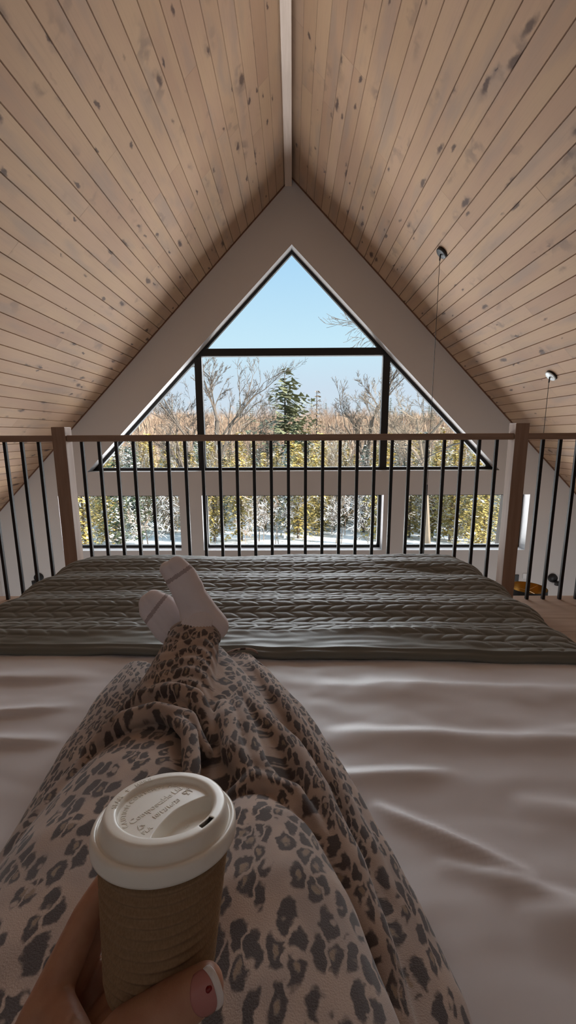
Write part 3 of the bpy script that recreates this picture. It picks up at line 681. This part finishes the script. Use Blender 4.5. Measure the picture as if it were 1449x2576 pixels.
col=n.mix(n.math('MULTIPLY',q2,.7),(.88,.89,.91,1),(.24,.19,.12,1)); hill=n.mix(n.noise(c,.5,5,.7),(.27,.19,.135,1),(.37,.27,.19,1))
tag(grid_obj('ground',P3,n.bsdf(n.mix(fq,col,hill),.9)),kind='structure')
M_bark=mat_bark('grey_bark',(.085,.068,.058),(.16,.13,.11)); M_bark2=mat_bark('pale_bark',(.26,.205,.15),(.17,.135,.105)); M_twig=plain('brown_twigs',(.36,.255,.19),.9)
M_green=mat_leaf('dark_green_needles',(.055,.085,.05),(.11,.14,.07)); M_gold=mat_leaf('olive_gold_foliage',(.50,.37,.11),(.33,.28,.105)); M_blue=mat_leaf('blue_green_needles',(.075,.12,.11),(.14,.18,.15))
def conifer(name,h,wd,mat,snow,seed,levels=26,base=.08,droop=.25,gaps=0.,dens=9):
    R_=random.Random(seed); root=empty(name)
    m=MB(); m.tube([(0,0,-.5),(0,0,h*.5),(.03*h*.2,0,h)],[.016*h,.010*h,.002*h],7); m.obj('trunk',M_bark,root)
    m=MB()
    for i in range(levels):
        q=i/(levels-1); z=h*(base+(1-base)*q**.9); L=wd*(1-q)**.75*(1 if q>.12 else .8)+.10
        nb_=R_.randint(6,8) if q<.85 else 5; ph0=R_.random()*6.28
        for k in range(nb_):
            if R_.random()<gaps: continue
            a_=ph0+k*6.283/nb_+R_.uniform(-.25,.25); l=L*R_.uniform(.65,1.12); nseg=max(3,int(dens*l/wd))
            for s_ in range(nseg):
                t_=(s_+.6)/nseg; p=V(math.cos(a_)*l*t_,math.sin(a_)*l*t_,z+l*(.12*t_-droop*t_*t_))
                side=V(-math.sin(a_),math.cos(a_),0); sz=wd*(.20*(1-.45*t_))*R_.uniform(.7,1.3)
                o_=V(R_.uniform(-1,1),R_.uniform(-1,1),R_.uniform(-.8,.5))*sz*.45
                e1=side*sz*R_.uniform(.7,1.2)+V(0,0,R_.uniform(-.5,.1)*sz); e2=V(math.cos(a_),math.sin(a_),R_.uniform(-.7,.2))*sz*R_.uniform(.5,.9)
                mi=1 if R_.random()<snow*(.5+t_*.7) else 0
                m.add([p+o_+e1*.5,p+o_-e1*.5,p+o_+e2+e1*R_.uniform(-.3,.3)],[(0,1,2)],mi)
                m.add([p-o_-V(0,0,sz*.15),p-o_+e2*.9-e1*.35,p-o_+e2*.6+e1*.45],[(0,1,2)],mi)
    m.obj('foliage',None,root,mats=[mat,M_snow]); return root
def bare(name,h,seed,mat,spread=.9,levels=5,r0=.014,nseg=5,trunkfrac=.30,snow=0.,forks=(3,4),lean=(0,0),rmin=.006,kid=(.42,.68)):
    R_=random.Random(seed); root=empty(name); m=MB()
    def grow(p,d,l,r_,lv):
        pts=[p]; rs=[r_]; k=nseg if lv==0 else 3
        for i in range(k):
            d=(d+V(R_.uniform(-1,1),R_.uniform(-1,1),R_.uniform(-.4,.7))*(.10 if lv==0 else .20)).normalized(); p=p+d*l/k; pts.append(p); rs.append(r_*(1-.42*(i+1)/k))
            if lv<levels and (lv>0 or i>=int(k*.45)):
                for _ in range(R_.randint(1,2) if lv<levels-1 else R_.randint(1,3)):
                    a_=R_.uniform(0,6.283); u_=d.orthogonal().normalized(); w_=d.cross(u_); dd=(d*.75+(u_*math.cos(a_)+w_*math.sin(a_))*spread*R_.uniform(.5,1.)+V(0,0,.12)).normalized()
                    grow(p,dd,l*R_.uniform(*kid),rs[-1]*.60,lv+1)
        m.tube(pts,[max(x,rmin) for x in rs],3 if lv>1 else 6,m=(1 if lv>=2 and snow and R_.random()<snow else 0),cap=False)
    grow(V(0,0,-.4),V(lean[0],lean[1],1).normalized(),h*.62,h*r0,0)
    m.obj('branches',None,root,mats=[mat,M_snow]); return root
def copy_tree(root,loc,sc,rz,label,cat,group):
    r_=root.copy(); C.objects.link(r_)
    for ch in root.children:
        c_=ch.copy(); C.objects.link(c_); c_.parent=r_
    r_.location=loc; r_.scale=(sc,sc,sc); r_.rotation_euler=(0,0,rz); tag(r_,label,cat,group); return r_
used=set()
def place(root,x,y,sc,rz,label,cat,group=None,dz=0.,flat=1.):
    loc=(x,y,gz(x,y)+dz)
    if id(root) not in used:
        used.add(id(root)); root.location=loc; root.scale=(sc,sc,sc); root.rotation_euler=(0,0,rz); return tag(root,label,cat,group)
    return copy_tree(root,loc,sc,rz,label,cat,group)
def at(px,d): return ((px-731)/1068*d, d)      # where a tree seen at this column stands at distance d
# single trees one can point to
def single(root,px,d,label,h,top_elev,cat='tree'):
    x,y=at(px,d); g_=gz(x,y); sc=(EYE+math.tan(math.radians(top_elev))*math.hypot(x,y)-g_)/h; return place(root,x,y,sc,random.random()*6,label,cat)
single(conifer('pine_tree',18,6.6,mat_leaf('pine_needles',(.19,.21,.12),(.28,.28,.16)),.0,11,levels=17,base=.36,droop=.0,gaps=.34,dens=16),714,60,'tall dark green pine standing above the treeline in the middle of the window',18,8.4)
single(conifer('spruce_tree',10,2.4,M_green,.12,12,levels=22),738,56,'dark spruce at the right foot of the tall pine',10,1.7)
single(conifer('larch_tree',12,1.7,mat_leaf('rusty_needles',(.34,.23,.15),(.26,.20,.12)),.02,13,levels=26,gaps=.35,dens=6),793,52,'slender rusty conifer right of the tall pine',12,5.6)
single(bare('bare_tree',14,21,M_bark,.60,5,r0=.019,rmin=.009,kid=(.36,.58)),545,30,'bare spreading tree just right of the left mullion',14*.90,9.8)
single(bare('bare_tree',12,22,M_bark,.75,5,r0=.018,lean=(.25,0),rmin=.009,kid=(.36,.58)),640,33,'bare leaning tree left of the tall pine',12*1.05,5.4)
single(bare('bare_tree',14,24,M_bark,.60,5,r0=.018,rmin=.009,kid=(.36,.58)),915,32,'bare fan shaped tree left of the right mullion',14*.90,9.5)
single(bare('bare_tree',12,25,M_bark,.8,5,r0=.018,lean=(-.15,0),rmin=.009,kid=(.38,.6)),455,28,'bare tree seen through the left slanting pane',12*.9,7.5)
single(bare('bare_tree',12,27,M_bark2,.8,5,r0=.022,lean=(-.1,0),rmin=.008,kid=(.38,.6)),1085,22,'pale trunked bare tree seen through the right slanting pane',12*.9,6.8)
# big near tree on the right whose limb reaches across the upper pane
rt=empty('bare_tree',(8.6,17,gz(8.6,17))); R_=random.Random(5); m=MB()
b0=V(0,0,-.3); tr=[b0,V(.1,0,4),V(-.3,0,7.5),V(-1.1,0,9.5)]; m.tube(tr,[.20,.16,.12,.07],8)
def limb(p,d,l,r_,lv):
    pts=[p]; rs=[r_]
    for i in range(4):
        d=(d+V(R_.uniform(-.22,.22),R_.uniform(-.1,.1),R_.uniform(-.2,.22))).normalized(); p=p+d*l/4; pts.append(p); rs.append(max(r_*(1-.2*(i+1)),.006))
        if lv<4:
            for _ in range(1 if lv<2 else 2): limb(p,(d+V(R_.uniform(-.7,.7),R_.uniform(-.7,.7),R_.uniform(-.7,.7))).normalized(),l*R_.uniform(.35,.6),rs[-1]*.6,lv+1)
    m.tube(pts,rs,4,cap=False)
limb(V(-.9,0,9.0),V(-1,-.1,.02),4.0,.045,1); limb(V(-.3,0,7.2),V(-.6,-.2,.75),4.0,.05,1); limb(V(0,0,5.5),V(-.7,.3,-.05),4.2,.05,1); limb(V(0,0,6),V(.8,.1,.6),4,.06,1)
m.obj('branches',M_bark,rt); tag(rt,'large bare tree at the right whose thin limb reaches across the top pane','tree')
# groups
cons={'g':[conifer('conifer_tree',9,2.0,M_green,.28,31),conifer('conifer_tree',9,2.2,M_blue,.42,32)],
      'o':[conifer('cedar_tree',8,1.8,M_gold,.05,33,levels=30,droop=.45,dens=10),conifer('cedar_tree',8,2.1,M_gold,.09,34,levels=26,droop=.4,dens=10)]}
lab={0:('dark green conifer dusted with snow in the wood beyond the window','snow dusted dark conifers'),1:('blue green conifer laden with snow in the wood beyond the window','snow laden blue conifers')}
pts=[]
def spaced(x,y,dmin):
    for a,b_ in pts:
        if (a-x)**2+(b_-y)**2<dmin*dmin: return False
    pts.append((x,y)); return True
cnt=0; R_=random.Random(99)
while cnt<165:
    d=R_.uniform(24,66); an=R_.uniform(-.60,.60); x,y=d*math.sin(an),d*math.cos(an)
    if not spaced(x,y,1.5): continue
    g_=gz(x,y); px=731+x/y*1068
    te=R_.uniform(-3.4,.3) if d<55 else R_.uniform(-1.5,.8)
    hgt=EYE+math.tan(math.radians(te))*d-g_
    if R_.random()<.66:
        r_=cons['o'][R_.randint(0,1)]; place(r_,x,y,hgt/8,R_.random()*6,'olive gold cedar in the snowy wood beyond the window','tree','olive gold cedars in the snowy wood')
    else:
        k=1 if (R_.random()<.55 or px>960) else 0; place(cons['g'][k],x,y,hgt/9,R_.random()*6,lab[k][0],'tree',lab[k][1])
    cnt+=1
bs=[bare('bare_sapling',8,41,M_bark,.6,4,r0=.010,snow=.12),bare('bare_sapling',8,42,M_bark2,.7,4,r0=.012,snow=.1)]
for i in range(46):
    d=R_.uniform(24,55); an=R_.uniform(-.60,.60); x,y=d*math.sin(an),d*math.cos(an); te=R_.uniform(-7,-.5); hgt=EYE+math.tan(math.radians(te))*d-gz(x,y)
    place(bs[i%2],x,y,hgt/7.6,R_.random()*6,'thin snow dusted bare sapling in the wood below the window','tree','bare saplings in the wood')
sh_=[bare('snowy_shrub',2.6,51,M_twig,1.2,4,r0=.008,nseg=3,snow=.35),bare('snowy_shrub',2.6,52,M_bark,1.2,4,r0=.010,nseg=3,snow=.35)]
for i in range(60):
    d=R_.uniform(19,44); an=R_.uniform(-.60,.60); x,y=d*math.sin(an),d*math.cos(an)
    place(sh_[i%2],x,y,R_.uniform(.8,1.5),R_.random()*6,'low snow covered shrub on the ground below the window','shrub','snow covered shrubs')
hb=[bare('hillside_tree',11,61,M_twig,.75,4,r0=.012),bare('hillside_tree',11,62,M_twig,.85,4,r0=.012)]
for i in range(230):
    d=R_.uniform(85,190); an=R_.uniform(-.58,.58); x,y=d*math.sin(an),d*math.cos(an)
    place(hb[i%2],x,y,R_.uniform(.75,1.2),R_.random()*6,'small brown leafless tree on the far hillside','tree','leafless trees on the far hillside')
dc=conifer('distant_conifer',12,2.6,M_green,.05,63,levels=16,dens=6)
for i in range(34):
    px=R_.choice((R_.uniform(560,690),R_.uniform(930,1100),R_.uniform(380,1080))); d=R_.uniform(150,205); x,y=at(px,d)
    place(dc,x,y,R_.uniform(.7,1.15),R_.random()*6,'small dark conifer on the skyline of the far hill','tree','dark conifers on the far skyline')
# uncountable brown brushwood of the far hill
m=MB(); R_=random.Random(4)
for i in range(5200):
    d=84+R_.random()**.8*125; an=R_.uniform(-.62,.62); x,y=d*math.sin(an),d*math.cos(an); g_=gz(x,y); h_=R_.uniform(6,10)
    for k in range(7):
        a_=R_.uniform(0,6.28); b_=R_.uniform(.3,1.6); zz=g_+h_*R_.uniform(.15,.5); top=V(x+math.cos(a_)*b_,y+math.sin(a_)*b_,g_+h_*R_.uniform(.7,1.)); p0=V(x+math.cos(a_)*b_*.2,y,zz); t_=R_.uniform(.12,.30)
        m.add([p0,top,p0+V(t_,R_.uniform(-.2,.2),h_*.15)],[(0,1,2)],k%2)
tag(m.obj('hillside_brushwood',None,None,mats=[M_twig,plain('pale_brushwood',(.47,.36,.27),.9)]),'brown leafless brushwood covering the far hillside','brushwood',kind='stuff')

# ------------------------------------------------------------------ light
wd=bpy.data.worlds.new('sky'); bpy.context.scene.world=wd; wd.use_nodes=True; t=wd.node_tree; t.nodes.clear()
o=t.nodes.new('ShaderNodeOutputWorld'); bg=t.nodes.new('ShaderNodeBackground'); tc=t.nodes.new('ShaderNodeTexCoord'); sp=t.nodes.new('ShaderNodeSeparateXYZ'); cr=t.nodes.new('ShaderNodeValToRGB')
t.links.new(tc.outputs['Generated'],sp.inputs[0]); t.links.new(sp.outputs['Z'],cr.inputs[0]); t.links.new(cr.outputs[0],bg.inputs[0]); t.links.new(bg.outputs[0],o.inputs[0])
el=cr.color_ramp.elements; el[0].position=0.; el[0].color=(.66,.76,.84,1); el[1].position=.38; el[1].color=(.40,.68,.93,1)
x=el.new(.10); x.color=(.62,.74,.86,1)
x=el.new(.20); x.color=(.58,.82,.95,1)
bg.inputs[1].default_value=1.
def area(name,loc,tgt,sx,sy,W,col=(1,1,1)):
    l=bpy.data.lights.new(name,'AREA'); l.shape='RECTANGLE'; l.size=sx; l.size_y=sy; l.energy=W; l.color=col
    o_=bpy.data.objects.new(name,l); C.objects.link(o_); o_.location=loc; o_.rotation_euler=(Vector(tgt)-Vector(loc)).to_track_quat('-Z','Y').to_euler(); return o_
sl=bpy.data.lights.new('sun','SUN'); sl.energy=11.; sl.angle=.02; sl.color=(1,.93,.80); so_=bpy.data.objects.new('sun',sl); C.objects.link(so_); so_.rotation_euler=V(-.80,.42,-.50).to_track_quat('-Z','Y').to_euler()
hz=bpy.data.lights.new('front_fill_sun','SUN'); hz.energy=5.9; hz.angle=math.radians(50); hz.color=(.92,.96,1.); ho=bpy.data.objects.new('front_fill_sun',hz); C.objects.link(ho); ho.rotation_euler=V(-.10,-.93,-.37).to_track_quat('-Z','Y').to_euler()  # added soft fill from the front for the bed, besides the actual sun
area('snow_bounce_fill',(0,9.5,-2.75),(0,6.5,0.6),12,4.5,1700,(.96,.98,1.))  # added lamp standing in for sunlit snow, brightens window reveals and ceiling
# added fill lamps before the solid lower gable wall, brightening the ceiling
for i,x in enumerate((-2.5,0,2.5)):
    area('lower_fill',(x,5.97,-1.75),(x,3.0,0.6),1.9,1.4,18,(.90,.95,1.))
for s in (-1,1): area('side_fill',(s*4.38,3.7,-1.7),(s*2.6,6.0,-1.0),2.2,1.4,24,(.94,.98,1.))  # added fill for the lower gable wall; the side walls have no windows
area('rear_fill',(0,Y0+.03,3.3),(0,2.,1.6),1.4,1.0,1.2,(.95,.97,1.))  # added weak fill from behind; no window in the back wall

sc=bpy.context.scene
sc.view_settings.view_transform='Standard'; sc.view_settings.look='None'; sc.view_settings.exposure=.04; sc.view_settings.gamma=1.; sc.view_settings.use_curve_mapping=False
sc.cycles.use_denoising=True; sc.cycles.adaptive_threshold=.028; sc.cycles.max_bounces=6; sc.cycles.diffuse_bounces=3; sc.cycles.glossy_bounces=3; sc.cycles.transparent_max_bounces=12; sc.cycles.caustics_reflective=False; sc.cycles.caustics_refractive=False
sc.cycles.sample_clamp_indirect=4.
